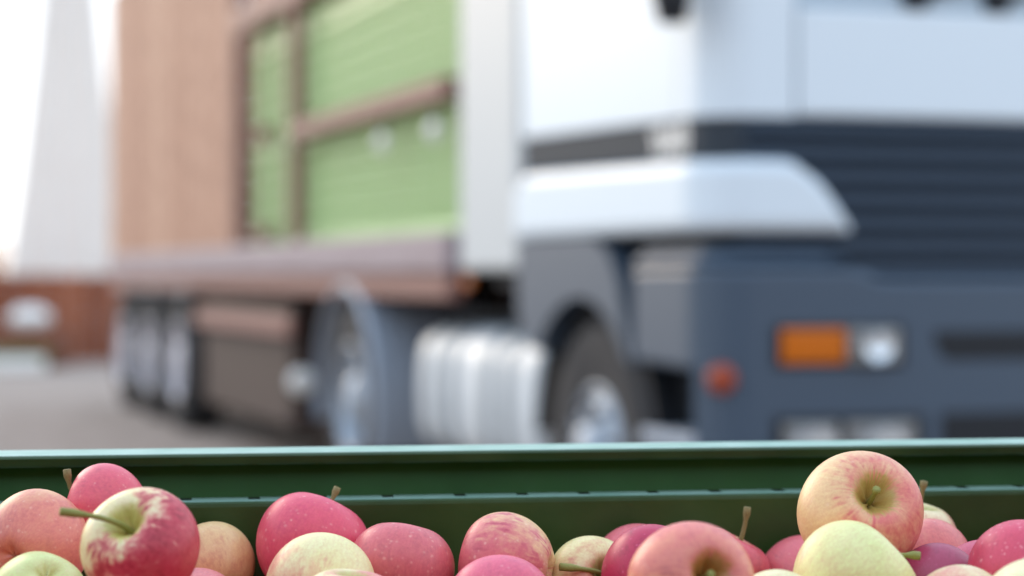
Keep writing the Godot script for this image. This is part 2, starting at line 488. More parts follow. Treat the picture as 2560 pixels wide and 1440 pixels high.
func make_wheel(parent: Node3D, x: float, y: float, z: float, out: float, deep: bool, metal: Material = M.steel) -> void:
	# out = -1: the outer face looks to the near side
	var w := Node3D.new()
	w.name = "wheel"
	parent.add_child(w, true)
	w.position = Vector3(x, y, z)
	var bas := Basis(Vector3(0, 1, 0), Vector3(-1, 0, 0), Vector3(0, 0, 1)) if out < 0 else Basis(Vector3(0, -1, 0), Vector3(1, 0, 0), Vector3(0, 0, 1))
	var t := Transform3D(bas, Vector3.ZERO)
	var st := begin(true)
	var half := 0.15
	lathe(st, [Vector2(0.27, -half), Vector2(0.44, -half - 0.012), Vector2(0.485, -half + 0.02), Vector2(0.5, -half + 0.05), Vector2(0.503, 0), Vector2(0.5, half - 0.05), Vector2(0.485, half - 0.02), Vector2(0.44, half + 0.012), Vector2(0.36, half + 0.018), Vector2(0.295, half + 0.004), Vector2(0.285 if deep else 0.252, half - 0.03 if deep else half + 0.002)], t, 48)
	put(st, "tyre", M.rubber, w)
	# tread blocks
	st = begin()
	for i in 44:
		var a := TAU * i / 44
		for s in [-1.0, 1.0]:
			var aa: float = a + s * 0.03
			var c := Vector3(0, cos(aa), sin(aa))
			var e := Vector3(0, -sin(aa), cos(aa))
			var ring0 := []
			var ring1 := []
			for qd in [[0.01, -0.026], [0.13, -0.02], [0.13, 0.024], [0.01, 0.018]]:
				ring0.append(c * 0.495 + e * qd[1] + Vector3(qd[0] * s, 0, 0))
				ring1.append(c * 0.514 + e * qd[1] + Vector3(qd[0] * s, 0, 0))
			loft(st, [ring0, ring1])
	put(st, "tread", M.rubber, w).set_meta("kind", "stuff")
	st = begin(true)
	if deep:
		lathe(st, [Vector2(0.29, half - 0.04), Vector2(0.292, half + 0.01), Vector2(0.275, half + 0.014), Vector2(0.262, half - 0.02), Vector2(0.25, half - 0.11), Vector2(0.15, half - 0.13), Vector2(0.14, half - 0.02), Vector2(0.09, half + 0.01), Vector2(0.0, half + 0.014)], t, 40)
	else:
		lathe(st, [Vector2(0.29, half - 0.04), Vector2(0.248, half + 0.004), Vector2(0.238, half + 0.012), Vector2(0.228, half - 0.01), Vector2(0.222, half - 0.03), Vector2(0.20, half + 0.005), Vector2(0.165, half + 0.03), Vector2(0.15, half + 0.028), Vector2(0.135, half - 0.02), Vector2(0.115, half - 0.015), Vector2(0.105, half + 0.05), Vector2(0.08, half + 0.062), Vector2(0.0, half + 0.064)], t, 40)
	var rim := put(st, "rim", metal, w)
	for i in 10:
		var a := TAU * i / 10
		st = begin()
		var base := Vector3(out * (half + (-0.125 if deep else 0.028)), 0.165 * cos(a), 0.165 * sin(a)) if deep else Vector3(out * (half + 0.012), 0.18 * cos(a), 0.18 * sin(a))
		lathe(st, [Vector2(0.018, 0.0), Vector2(0.017, 0.03), Vector2(0.0, 0.036)], Transform3D(bas, base), 6)
		put(st, "wheel_nut", M.dark_steel, rim)

func make_truck() -> void:
	var off := Vector3(1.25, 0, -2.4)
	var bas := Basis(Vector3.UP, TURN)
	var t := thing("tractor_unit", "white cab-over truck tractor with grey bumper, dark grille and silver fuel tank", "truck", CORNER + bas * off, TURN)
	var d := -off
	# black filler box added inside the cab so the panel gaps read dark
	boxpart("dark_filler", M.black, t, Vector3(0.10, 0.98, -1.66), Vector3(2.40, 1.98, -0.16), 0.03, d)
	boxpart("chassis_rail", M.black, t, Vector3(0.78, 0.62, -5.6), Vector3(0.90, 0.92, -0.35), 0.01, d)
	boxpart("chassis_rail", M.black, t, Vector3(1.60, 0.62, -5.6), Vector3(1.72, 0.92, -0.35), 0.01, d)
	boxpart("gearbox", M.black, t, Vector3(0.92, 0.45, -3.6), Vector3(1.58, 1.02, -1.2), 0.06, d)
	boxpart("chassis_deck", M.black, t, Vector3(0.35, 0.94, -3.7), Vector3(2.15, 1.0, -1.7), 0.01, d)
	# near and far sides, white door panels
	for side in [0, 1]:
		var A := func(q0: float, q1: float) -> Array: return [q0, q1] if side == 0 else [2.5 - q1, 2.5 - q0]
		var hi_band := func(q: float) -> float: return 1.64 + 0.02 * clampf(-(q if side == 0 else 2.5 - q), 0.0, 1.7)
		var lo_band := func(q: float) -> float: return 1.515 + 0.02 * clampf(-(q if side == 0 else 2.5 - q), 0.0, 1.7)
		var r: Array = A.call(-1.70, -0.262)
		put(panel(r[0], r[1], hi_band, k(2.30), 0.0, 0.05, 0.01), "door", M.white, t, d)
		r = A.call(-0.255, 0.277)
		put(panel(r[0], r[1], hi_band, k(2.06), 0.0, 0.05, 0.008), "corner_panel", M.white, t, d)
		r = A.call(-1.70, 0.10)
		put(panel(r[0], r[1], lo_band, func(q): return hi_band.call(q) - 0.004, -0.008, 0.04, 0.006), "side_band", M.band, t, d)
		# white skirt that wraps round the corner and ends in a slant beside the grille
		var top := func(q: float) -> float:
			var u: float = q if side == 0 else 2.5 - q
			if u > 0.25:
				var e := clampf((u - 0.25) / 0.195, 0.0, 1.0)
				return 1.508 - 0.018 * smoothstep(0.0, 0.3, e) - 0.185 * pow(e, 2.1)
			return 1.508 + 0.02 * clampf(-u, 0.0, 1.7) - (0.05 * smoothstep(1.60, 1.70, -u))
		r = A.call(-1.70, 0.445)
		put(panel(r[0], r[1], k(1.287), top, 0.035, 0.09, 0.035), "side_fairing", M.white, t, d)
		# bumper end and front wing
		r = A.call(-0.56, -0.09)
		put(panel(r[0], r[1], func(q): return 0.868 - 0.03 * clampf(0.56 + (q if side == 0 else 2.5 - q), 0, 0.5), k(1.175), 0.02, 0.10, 0.02), "bumper_end", M.grey, t, d)
		r = A.call(-0.58, -0.09)
		put(panel(r[0], r[1], k(1.178), k(1.245), 0.018, 0.12, 0.01, 0.045), "bumper_ledge", M.grey, t, d)
		var pts := PackedVector2Array([Vector2(-1.70, 1.283), Vector2(-0.98, 1.283), Vector2(-0.88, 1.27), Vector2(-0.78, 1.22), Vector2(-0.70, 1.13), Vector2(-0.645, 1.0), Vector2(-0.585, 0.86)])
		for i in 17:
			var a := lerpf(0.70, PI - 0.70, i / 16.0)
			pts.append(Vector2(-1.06 + 0.56 * cos(a), 0.5 + 0.575 * sin(a)))
		pts.append(Vector2(-1.55, 0.88))
		pts.append(Vector2(-1.66, 0.95))
		pts.append(Vector2(-1.70, 1.02))
		var st := begin()
		plate(st, pts, -0.022 if side == 0 else 2.522, 0.09 if side == 0 else 2.41)
		put(st, "front_wing", M.grey, t, d)
		st = begin()
		var arc := []
		for i in 17:
			var a := lerpf(0.1, PI - 0.1, i / 16.0)
			var sx := 0.0 if side == 0 else 2.5
			var s := 1.0 if side == 0 else -1.0
			var ring := []
			for o in [[0.03, 0.575], [0.5, 0.575], [0.5, 0.60], [0.03, 0.60]]:
				ring.append(Vector3(sx + s * o[0], 0.5 + o[1] * sin(a), -1.06 + o[1] * 0.98 * cos(a)))
			arc.append(ring)
		loft(st, arc)
		put(st, "wheel_arch_liner", M.black, t, d)
		# steps under the bumper end
		var x0 := 0.06 if side == 0 else 2.20
		boxpart("step_well", M.black, t, Vector3(x0 + 0.08 * (1 - side), 0.42, -0.56), Vector3(x0 + 0.24 - 0.08 * side, 0.88, -0.14), 0.01, d)
		boxpart("step", M.guard, t, Vector3(-0.005 if side == 0 else 2.30, 0.60, -0.55), Vector3(0.20 if side == 0 else 2.505, 0.648, -0.12), 0.008, d)
		# side deflector behind the cab
		var dx := 0.02 if side == 0 else 2.43
		boxpart("air_deflector", M.fairing, t, Vector3(dx, 1.17, -2.56), Vector3(dx + 0.05, 3.3, -1.82), 0.02, d)
		boxpart("deflector_strut", M.black, t, Vector3(0.10 if side == 0 else 2.1, 1.10, -2.3), Vector3(0.4 if side == 0 else 2.4, 1.165, -1.72), 0.01, d)
		boxpart("side_marker_lamp", M.amber, t, Vector3(dx - 0.012 if side == 0 else dx + 0.045, 1.10, -2.48), Vector3(dx + 0.01 if side == 0 else dx + 0.065, 1.15, -2.40), 0.008, d)
		# wheels
		var wx := 0.20 if side == 0 else 2.30
		make_wheel(t, wx + d.x, 0.515, -1.06 + d.z, -1.0 if side == 0 else 1.0, false)
		make_wheel(t, wx + d.x, 0.515, -4.45 + d.z, -1.0 if side == 0 else 1.0, true)
		make_wheel(t, wx + (0.34 if side == 0 else -0.34) + d.x, 0.515, -4.45 + d.z, -1.0 if side == 0 else 1.0, true)
		# rear mudguard
		st = begin()
		arc = []
		for i in 25:
			var a := lerpf(-0.35, PI + 0.2, i / 24.0)
			var sx := 0.0 if side == 0 else 2.5
			var s := 1.0 if side == 0 else -1.0
			var ring := []
			for o in [[0.0, 0.585], [0.0, 0.60], [0.02, 0.62], [0.64, 0.62], [0.64, 0.585]]:
				ring.append(Vector3(sx + s * o[0], 0.5 + o[1] * sin(a), -4.45 + o[1] * cos(a)))
			arc.append(ring)
		loft(st, arc)
		put(st, "mudguard", M.guard, t, d)
		# fuel tank with its straps
		var fx := 0.05 if side == 0 else 1.83
		st = begin(true)
		arc = []
		for i in 61:
			var u := i / 60.0
			var zz := lerpf(-1.70, -3.30, u)
			var e := minf(u, 1.0 - u) * 1.6
			var shrink := 0.05 * (1.0 - sqrt(clampf(1.0 - pow(1.0 - clampf(e / 0.06, 0, 1), 2.0), 0, 1)))
			for gr in [0.36, 0.66]:
				shrink += 0.012 * exp(-pow((u - gr) / 0.014, 2.0))
			var ring := []
			for j in 28:
				var a := TAU * j / 28
				var cx := signf(cos(a)) * pow(absf(cos(a)), 0.5)
				var cy := signf(sin(a)) * pow(absf(sin(a)), 0.5)
				ring.append(Vector3(fx + 0.31 + cx * (0.31 - shrink), 0.635 + cy * (0.285 - shrink), zz))
			arc.append(ring)
		loft(st, arc)
		var tank := put(st, "fuel_tank", M.tank, t, d)
		for sz in [-2.02, -2.28, -2.76, -3.02]:
			st = begin(true)
			arc = []
			for zz in [sz - 0.045, sz - 0.038, sz + 0.038, sz + 0.045]:
				var g := 0.002 if absf(zz - sz) > 0.04 else 0.013
				var ring := []
				for j in 28:
					var a := TAU * j / 28
					var cx := signf(cos(a)) * pow(absf(cos(a)), 0.5)
					var cy := signf(sin(a)) * pow(absf(sin(a)), 0.5)
					ring.append(Vector3(fx + 0.31 + cx * (0.31 + g), 0.635 + cy * (0.285 + g), zz))
				arc.append(ring)
			loft(st, arc)
			put(st, "strap", M.strap, tank)
		# mirror
		var mx := -0.14 if side == 0 else 2.64
		st = begin(true)
		arc = []
		for i in 9:
			var u := i / 8.0
			var w := 0.045 + 0.055 * sin(minf(u * 2.2, PI / 2))
			var ring := []
			for j in 12:
				var a := TAU * j / 12
				ring.append(Vector3(mx + cos(a) * w * 0.95, 1.915 + u * 0.62, 0.02 - 0.03 * sin(u * PI) + sin(a) * w))
			arc.append(ring)
		loft(st, arc)
		var mir := put(st, "mirror", M.black, t, d)
		for yy in [1.985, 2.45]:
			st = begin()
			tube(st, [Vector3(mx, yy, 0.0), Vector3(0.0 if side == 0 else 2.5, yy + 0.06, -0.34), Vector3(0.06 if side == 0 else 2.44, yy + 0.06, -0.36)], [0.018, 0.018, 0.018])
			put(st, "mirror_arm", M.black, mir)
		# pillars and side window above
		boxpart("side_window", M.glass, t, Vector3(0.02 if side == 0 else 2.46, 2.305, -1.5), Vector3(0.04 if side == 0 else 2.48, 2.72, -0.4), 0.004, d)
		boxpart("rear_pillar", M.white, t, Vector3(0.0 if side == 0 else 2.45, 2.302, -1.70), Vector3(0.05 if side == 0 else 2.5, 2.78, -1.505), 0.01, d)
		st = begin()
		loft(st, [[Vector3(0.0 if side == 0 else 2.38, 2.062, -0.30), Vector3(0.12 if side == 0 else 2.5, 2.062, -0.30), Vector3(0.12 if side == 0 else 2.5, 2.062, -0.12), Vector3(0.0 if side == 0 else 2.38, 2.062, -0.12)], [Vector3(0.03 if side == 0 else 2.37, 2.78, -0.44), Vector3(0.13 if side == 0 else 2.47, 2.78, -0.44), Vector3(0.13 if side == 0 else 2.47, 2.78, -0.28), Vector3(0.03 if side == 0 else 2.37, 2.78, -0.28)]])
		put(st, "windscreen_pillar", M.white, t, d)
		# lamps in the bumper
		var L := func(q: float) -> float: return q if side == 0 else 2.5 - q
		lamp_plate(t, d, L, 0.195, 0.63, 0.862, 1.004, 0.034, M.black, "lamp_bezel", false)
		lamp_plate(t, d, L, 0.217, 0.425, 0.880, 0.986, 0.046, M.amber, "indicator", false)
		lamp_plate(t, d, L, 0.437, 0.605, 0.880, 0.986, 0.046, M.lamp_grey, "position_lamp", true)
		lamp_plate(t, d, L, 0.195, 0.70, 0.50, 0.722, 0.034, M.black, "headlamp_bezel", false)
		lamp_plate(t, d, L, 0.225, 0.40, 0.52, 0.695, 0.046, M.lamp_grey, "headlamp", true)
		lamp_plate(t, d, L, 0.43, 0.66, 0.52, 0.695, 0.046, M.lamp_grey, "headlamp", true)
		# round red marker at the bumper corner
		var pn := rim_at(L.call(0.02))
		var nn := Vector3(pn[1].x, 0, pn[1].y)
		st = begin(true)
		var yb := nn.cross(Vector3.UP).normalized()
		lathe(st, [Vector2(0.045, -0.01), Vector2(0.045, 0.012), Vector2(0.036, 0.024), Vector2(0.0, 0.03)], Transform3D(Basis(Vector3.UP, nn, -yb), Vector3(pn[0].x, 0.835, pn[0].y) + nn * 0.032), 20)
		put(st, "corner_reflector", M.red, t, d)
	# front flap, grille, bumper
	put(panel(0.287, 2.213, k(1.645), k(1.985), 0.004, 0.05, 0.014), "front_flap", M.white, t, d)
	put(panel(0.287, 2.213, k(1.992), k(2.06), -0.03, 0.06, 0.01), "windscreen_cowl", M.cowl, t, d)
	put(panel(0.02, 2.48, k(1.14), k(1.640), -0.14, 0.03, 0.004), "grille_backing", M.black, t, d)
	for i in 8:
		var y := 1.625 - 0.0715 * i
		if y < 1.17:
			continue
		put(panel(0.06, 2.44, k(y - 0.044), k(y), -0.006, 0.05, 0.010, 0.012), "grille_slat", M.slat, t, d)
	var drop := func(q: float) -> float: return 1.178 - 0.035 * smoothstep(0.46, 0.56, minf(q, 2.5 - q))
	put(panel(-0.085, 2.585, k(0.40), drop, 0.03, 0.14, 0.022), "bumper", M.grey, t, d)
	put(panel(-0.085, 0.46, k(1.180), func(q): return 1.245 - 0.035 * smoothstep(0.36, 0.46, q), 0.022, 0.12, 0.01, 0.05), "bumper_ledge", M.grey, t, d)
	put(panel(2.04, 2.585, k(1.180), func(q): return 1.245 - 0.035 * smoothstep(0.36, 0.46, 2.5 - q), 0.022, 0.12, 0.01, 0.05), "bumper_ledge", M.grey, t, d)
	put(panel(0.735, 1.765, func(q): return 0.885 + 0.06 * (1.0 - smoothstep(0.735, 0.775, minf(q, 2.5 - q))), k(0.978), 0.034, 0.05, 0.004), "air_intake", M.black, t, d)
	put(panel(0.76, 1.74, k(0.56), k(0.72), 0.034, 0.05, 0.004), "lower_air_intake", M.black, t, d)
	# wipers, windscreen, roof
	for q in [0.697, 0.985, 1.55]:
		var pn := rim_at(q)
		var st := begin(true)
		lathe(st, [Vector2(0.05, -0.03), Vector2(0.046, 0.02), Vector2(0.03, 0.035), Vector2(0.0, 0.04)], Transform3D(Basis(Vector3.RIGHT, Vector3(0, 0, 1), Vector3.DOWN), Vector3(pn[0].x, 2.03, pn[0].y - 0.02)), 16)
		var w := put(st, "wiper", M.black, t, d)
		st = begin()
		tube(st, [Vector3(q, 2.04, pn[0].y), Vector3(q + 0.35, 2.12, pn[0].y - 0.03), Vector3(q + 0.5, 2.2, pn[0].y - 0.05)], [0.014, 0.011, 0.009], 6)
		put(st, "wiper_arm", M.black, w)
	var ws := begin()
	quad(ws, Vector3(0.12, 2.062, -0.06), Vector3(2.38, 2.062, -0.06), Vector3(2.36, 2.76, -0.22), Vector3(0.14, 2.76, -0.22), Vector3(0, 0.3, 1))
	put(ws, "windscreen", M.glass, t, d)
	boxpart("roof", M.white, t, Vector3(0.02, 2.782, -1.70), Vector3(2.48, 3.0, -0.20), 0.06, d)
	boxpart("rear_wall", M.white, t, Vector3(0.05, 1.1, -1.74), Vector3(2.45, 2.78, -1.705), 0.01, d)
	boxpart("seat_bench", M.black, t, Vector3(0.3, 1.99, -1.5), Vector3(2.2, 2.25, -0.6), 0.05, d)
	# badge on the near side band
	var font := SystemFont.new()
	font.font_names = PackedStringArray(["Droid Sans"])
	font.font_weight = 700
	var tm := TextMesh.new()
	tm.text = "1840"
	tm.font = font
	tm.font_size = 64
	tm.pixel_size = 0.0021
	tm.depth = 0.006
	var badge := part(tm, "badge", M.pale, t, Vector3(0.004, 1.583, -0.33) + d)
	badge.rotation.y = -PI / 2

# a lamp or bezel set on the bumper, following its curve; a dished one holds a bright reflector behind a clear pane
func lamp_plate(t: Node3D, d: Vector3, L: Callable, q0: float, q1: float, y0: float, y1: float, off: float, m: Material, n: String, dish: bool) -> void:
	var a: float = L.call(q0)
	var b: float = L.call(q1)
	var body := put(panel(minf(a, b), maxf(a, b), k(y0), k(y1), off, 0.02, 0.012), n, m, t, d)
	if not dish:
		return
	var pn := rim_at((a + b) / 2)
	var nn := Vector3(pn[1].x, 0, pn[1].y)
	var at := Vector3(pn[0].x, (y0 + y1) / 2, pn[0].y) + nn * (off + 0.004)
	var r := minf(absf(q1 - q0), y1 - y0) * 0.44
	var st := begin(true)
	var prof := []
	for i in 8:
		var u := i / 7.0
		prof.append(Vector2(r * u, 0.03 * u * u))
	prof.reverse()
	lathe(st, prof, Transform3D(Basis(Vector3.UP, nn, Vector3.UP.cross(nn)), at), 24)
	put(st, "reflector", M.chrome, body)
	st = begin()
	lathe(st, [Vector2(r * 1.04, 0.0), Vector2(r * 1.04, 0.034), Vector2(r * 0.9, 0.04), Vector2(0.0, 0.046)], Transform3D(Basis(Vector3.UP, nn, Vector3.UP.cross(nn)), at), 24)
	put(st, "lens", M.lens, body)


# ---------------------------------------------------------------- trailer and its load
func make_trailer() -> void:
	var off := Vector3(1.25, 0, -7.8)
	var bas := Basis(Vector3.UP, TURN)
	var t := thing("stake_trailer", "long red-brown stake-sided trailer carrying green bins behind the white cab", "trailer", CORNER + bas * off, TURN)
	var d := -off
	for s in [0, 1]:
		var x0 := 0.0 if s == 0 else 2.38
		boxpart("side_rail", M.rust, t, Vector3(x0, 1.165, -12.9), Vector3(x0 + 0.12, 1.34, -2.68), 0.015, d)
		boxpart("lower_rail", M.brown, t, Vector3(x0 + 0.02, 1.045, -12.88), Vector3(x0 + 0.10, 1.162, -2.72), 0.012, d)
		boxpart("middle_rail", M.brown, t, Vector3(x0 - 0.005 if s == 0 else x0 + 0.03, 1.92, -5.66), Vector3(x0 + 0.075 if s == 0 else x0 + 0.125, 2.015, -2.72), 0.01, d)
		boxpart("top_rail", M.brown, t, Vector3(x0 + 0.01, 2.70, -7.33), Vector3(x0 + 0.09, 2.86, -2.72), 0.01, d)
		for z in [-5.68, -7.30]:
			boxpart("stake", M.brown, t, Vector3(x0 + 0.012, 1.342, z - 0.05), Vector3(x0 + 0.085, 3.72, z + 0.05), 0.008, d)
		boxpart("side_guard", M.brown, t, Vector3(x0 + 0.02, 0.80, -8.7), Vector3(x0 + 0.06, 0.92, -5.75), 0.008, d)
		boxpart("tool_box", M.dark_brown, t, Vector3(0.10 if s == 0 else 1.9, 0.24, -8.75), Vector3(0.60 if s == 0 else 2.4, 1.0, -6.0), 0.03, d)
		boxpart("landing_leg", M.dark_brown, t, Vector3(0.25 if s == 0 else 2.13, 0.20, -5.95), Vector3(0.37 if s == 0 else 2.25, 1.07, -5.83), 0.01, d)
		for z in [-9.40, -10.72, -12.04]:
			make_wheel(t, (0.17 if s == 0 else 2.33) + d.x, 0.515, z + d.z, -1.0 if s == 0 else 1.0, true, M.pale_rim)
			boxpart("mudguard", M.guard, t, Vector3(0.02 if s == 0 else 2.1, 1.035, z - 0.5), Vector3(0.40 if s == 0 else 2.48, 1.055, z + 0.5), 0.004, d)
	boxpart("deck", M.dark_brown, t, Vector3(0.122, 1.20, -12.9), Vector3(2.378, 1.338, -2.68), 0.01, d)
	boxpart("chassis_beam", M.dark_brown, t, Vector3(0.75, 0.72, -12.6), Vector3(1.75, 1.195, -3.9), 0.02, d)
	boxpart("headboard", M.brown, t, Vector3(0.13, 1.342, -2.70), Vector3(2.37, 3.0, -2.66), 0.01, d)
	# boards of the rear half and above the bins
	rng.seed = 31
	for s in [0, 1]:
		var x := 0.02 if s == 0 else 2.45
		for i in 30:
			var z := -7.36 - 0.1835 * i
			boxpart("board", M.plank[rng.randi() % 3], t, Vector3(x + rng.randf() * 0.006, 1.345, z - 0.178), Vector3(x + 0.03, 3.70, z), 0.005, d)
	for i in 5:
		boxpart("upper_board", M.plank[i % 3], t, Vector3(0.092, 2.80 + 0.178 * i, -7.25), Vector3(0.118, 2.972 + 0.178 * i, -2.78), 0.005, d)
	for i in 12:
		boxpart("tail_board", M.plank[i % 3], t, Vector3(0.13, 1.345 + 0.195 * i, -12.93), Vector3(2.37, 1.533 + 0.195 * i, -12.90), 0.005, d)
	# white round reflectors under the middle rail and small catches on the second bay
	for z in [-3.69, -2.86]:
		var st := begin(true)
		lathe(st, [Vector2(0.05, -0.01), Vector2(0.048, 0.012), Vector2(0.03, 0.024), Vector2(0, 0.028)], Transform3D(Basis(Vector3(0, 1, 0), Vector3(-1, 0, 0), Vector3(0, 0, 1)), Vector3(0.0, 1.785, z)), 20)
		put(st, "reflector", M.pale, t, d)
		boxpart("reflector_bracket", M.dark_brown, t, Vector3(0.008, 1.78, z - 0.012), Vector3(0.02, 1.925, z + 0.012), 0.002, d)
	for y in [1.36, 1.97]:
		boxpart("catch", M.brown, t, Vector3(0.02, y, -6.62), Vector3(0.10, y + 0.09, -6.46), 0.01, d)
	boxpart("catch_bar", M.brown, t, Vector3(0.10, 1.36, -6.56), Vector3(0.112, 2.70, -6.52), 0.004, d)
	# pale round lamp on the landing leg
	var ls := begin(true)
	lathe(ls, [Vector2(0.075, -0.02), Vector2(0.075, 0.01), Vector2(0.055, 0.03), Vector2(0, 0.04)], Transform3D(Basis(Vector3(1, 0, 0), Vector3(0, 0, 1), Vector3(0, -1, 0)), Vector3(0.05, 0.55, -5.52)), 24)
	put(ls, "round_lamp", M.pale, t, d)
	boxpart("lamp_arm", M.dark_brown, t, Vector3(0.04, 0.5, -5.86), Vector3(0.30, 0.58, -5.545), 0.01, d)

func make_bins_on_trailer() -> void:
	var bas := Basis(Vector3.UP, TURN)
	var proto: Node3D
	var tiers := ["bottom tier", "middle tier", "top tier"]
	var cols := ["right behind the cab", "second from the cab", "third from the cab", "beside the brown boards"]
	for c in 4:
		for r in 3:
			var at := CORNER + bas * Vector3(0.64, 1.342 + 0.622 * r, -3.335 - 1.085 * c)
			var label: String = "green ribbed plastic bin on the trailer, %s, %s" % [tiers[r], cols[c]]
			if proto == null:
				proto = thing("plastic_bin", label, "bin", at, TURN, "green bins loaded on the trailer")
				boxpart("shell", M.crate, proto, Vector3(-0.49, 0.03, -0.51), Vector3(0.49, 0.57, 0.51), 0.02)
				boxpart("rim", M.crate_rim, proto, Vector3(-0.52, 0.55, -0.54), Vector3(0.52, 0.618, 0.54), 0.012)
				boxpart("base", M.crate_rim, proto, Vector3(-0.515, 0.0, -0.535), Vector3(0.515, 0.075, 0.535), 0.012)
				var st := begin()
				for i in 12:
					var z := -0.51 + 1.02 * i / 11.0
					for s in [-1.0, 1.0]:
						rbox(st, Vector3(0.5 * s - 0.018, 0.07, z - 0.014), Vector3(0.5 * s + 0.018, 0.555, z + 0.014), 0.004)
				for y in [0.17, 0.27, 0.37, 0.47]:
					for s in [-1.0, 1.0]:
						rbox(st, Vector3(0.5 * s - 0.014, y - 0.012, -0.515), Vector3(0.5 * s + 0.014, y + 0.012, 0.515), 0.004)
				var ribs := put(st, "rib_grid", M.crate_rim, proto)
				ribs.set_meta("kind", "stuff")
			else:
				var o := proto.duplicate()
				o.name = numbered("plastic_bin")
				add_child(o)
				o.position = at
				o.set_meta("label", label)


# ---------------------------------------------------------------- the green bin in front
func make_bin() -> void:
	var phi := atan2(0.105, 0.735)
	var b := thing("harvest_bin", "dark green plastic harvest bin full of apples, its far rim crossing the picture", "bin", Vector3(0, 0.42, -1.4336), phi)
	var top := 0.605
	var X := 0.56
	var Z := 0.95
	var corner := func(dd: float, y: float) -> Array: return [Vector3(-X - dd, top + y, -dd), Vector3(X + dd, top + y, -dd), Vector3(X + dd, top + y, Z + dd), Vector3(-X - dd, top + y, Z + dd)]
	var centre := Vector3(0, 0, Z / 2)
	# ring bands: name, profile of (outward distance, height), whether it faces into the bin
	var bands := [
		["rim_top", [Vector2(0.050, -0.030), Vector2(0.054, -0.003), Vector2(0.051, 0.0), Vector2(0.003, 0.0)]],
		["rim_lip", [Vector2(0.003, 0.0), Vector2(0.0012, -0.0008), Vector2(0.0004, -0.002), Vector2(0.0030, -0.0072), Vector2(0.0045, -0.0085), Vector2(0.023, -0.009)]],
		["upper_wall", [Vector2(0.0225, -0.0088), Vector2(0.0165, -0.034)]],
		["lower_wall", [Vector2(-0.0105, -0.0325), Vector2(-0.0125, -0.0337), Vector2(-0.013, -0.036), Vector2(0.004, -0.23)]],
		["outer_wall", [Vector2(0.030, -0.6), Vector2(0.040, -0.031), Vector2(0.049, -0.029)]]]
	for band in bands:
		var st := begin()
		var prof: Array = band[1]
		for i in prof.size() - 1:
			var p: Array = corner.call(prof[i].x, prof[i].y)
			var q: Array = corner.call(prof[i + 1].x, prof[i + 1].y)
			var dx: float = prof[i + 1].x - prof[i].x
			var dy: float = prof[i + 1].y - prof[i].y
			for s in 4:
				var n: Vector3 = [Vector3(0, 0, -1), Vector3(1, 0, 0), Vector3(0, 0, 1), Vector3(-1, 0, 0)][s]
				# walking up the outside and down the inside keeps the surface on the left
				quad(st, p[s], p[(s + 1) % 4], q[(s + 1) % 4], q[s], n * dy - Vector3.UP * dx)
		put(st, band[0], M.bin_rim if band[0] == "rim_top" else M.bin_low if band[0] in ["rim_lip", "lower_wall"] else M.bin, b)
	# ledge with drain notches along the far side
	var xs := []
	for u in [-40, 130, 300, 472, 642, 808, 975, 1155, 1310, 1463, 1635, 1790, 1948, 2110, 2260, 2405, 2550]:
		var kk: float = (u - 1280) / 5000.0
		xs.append(kk * 1.4486 / (0.99 - 0.1414 * kk))
	var st := begin()
	var y := top - 0.0325
	var zf := 0.0105     # front edge of the ledge
	var zb := -0.0160    # back edge
	var zn := -0.0025    # front of the notches
	var x := -X
	for xn in xs:
		if xn - 0.004 < -X:
			continue
		quad(st, Vector3(x, y, zb), Vector3(xn - 0.0042, y, zb), Vector3(xn - 0.0042, y, zf), Vector3(x, y, zf), Vector3.UP)
		quad(st, Vector3(xn - 0.0042, y, zn), Vector3(xn + 0.0042, y, zn), Vector3(xn + 0.0042, y, zf), Vector3(xn - 0.0042, y, zf), Vector3.UP)
		x = xn + 0.0042
		var ps := begin()
		var l := Vector3(xn - 0.0042, y, 0)
		var r := Vector3(xn + 0.0042, y, 0)
		var dn := Vector3(0, -0.016, 0)
		var f := Vector3(0, 0, zn)
		var bk := Vector3(0, 0, zb)
		quad(ps, l + f, l + bk, l + bk + dn, l + f + dn, Vector3.RIGHT)
		quad(ps, r + f, r + bk, r + bk + dn, r + f + dn, Vector3.LEFT)
		quad(ps, l + f, r + f, r + f + dn, l + f + dn, Vector3(0, 0, -1))
		quad(ps, l + bk, r + bk, r + bk + dn, l + bk + dn, Vector3(0, 0, 1))
		quad(ps, l + f + dn, r + f + dn, r + bk + dn, l + bk + dn, Vector3.UP)
		put(ps, "drain_notch", M.hole, b)
	quad(st, Vector3(x, y, zb), Vector3(X, y, zb), Vector3(X, y, zf), Vector3(x, y, zf), Vector3.UP)
	# plain ledge on the other three sides
	var o0: Array = corner.call(0.0160, -0.0325)
	var o1: Array = corner.call(-0.0105, -0.0325)
	for s in [1, 2, 3]:
		quad(st, o0[s], o0[(s + 1) % 4], o1[(s + 1) % 4], o1[s], Vector3.UP)
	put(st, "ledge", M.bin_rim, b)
	boxpart("floor", M.bin, b, Vector3(-X + 0.002, 0.36, 0.002), Vector3(X - 0.002, 0.388, Z - 0.002), 0.001)
	boxpart("skid", M.bin, b, Vector3(-X, 0.0, 0.02), Vector3(X, 0.02, 0.12), 0.004)
	boxpart("skid", M.bin, b, Vector3(-X, 0.0, Z - 0.12), Vector3(X, 0.02, Z - 0.02), 0.004)


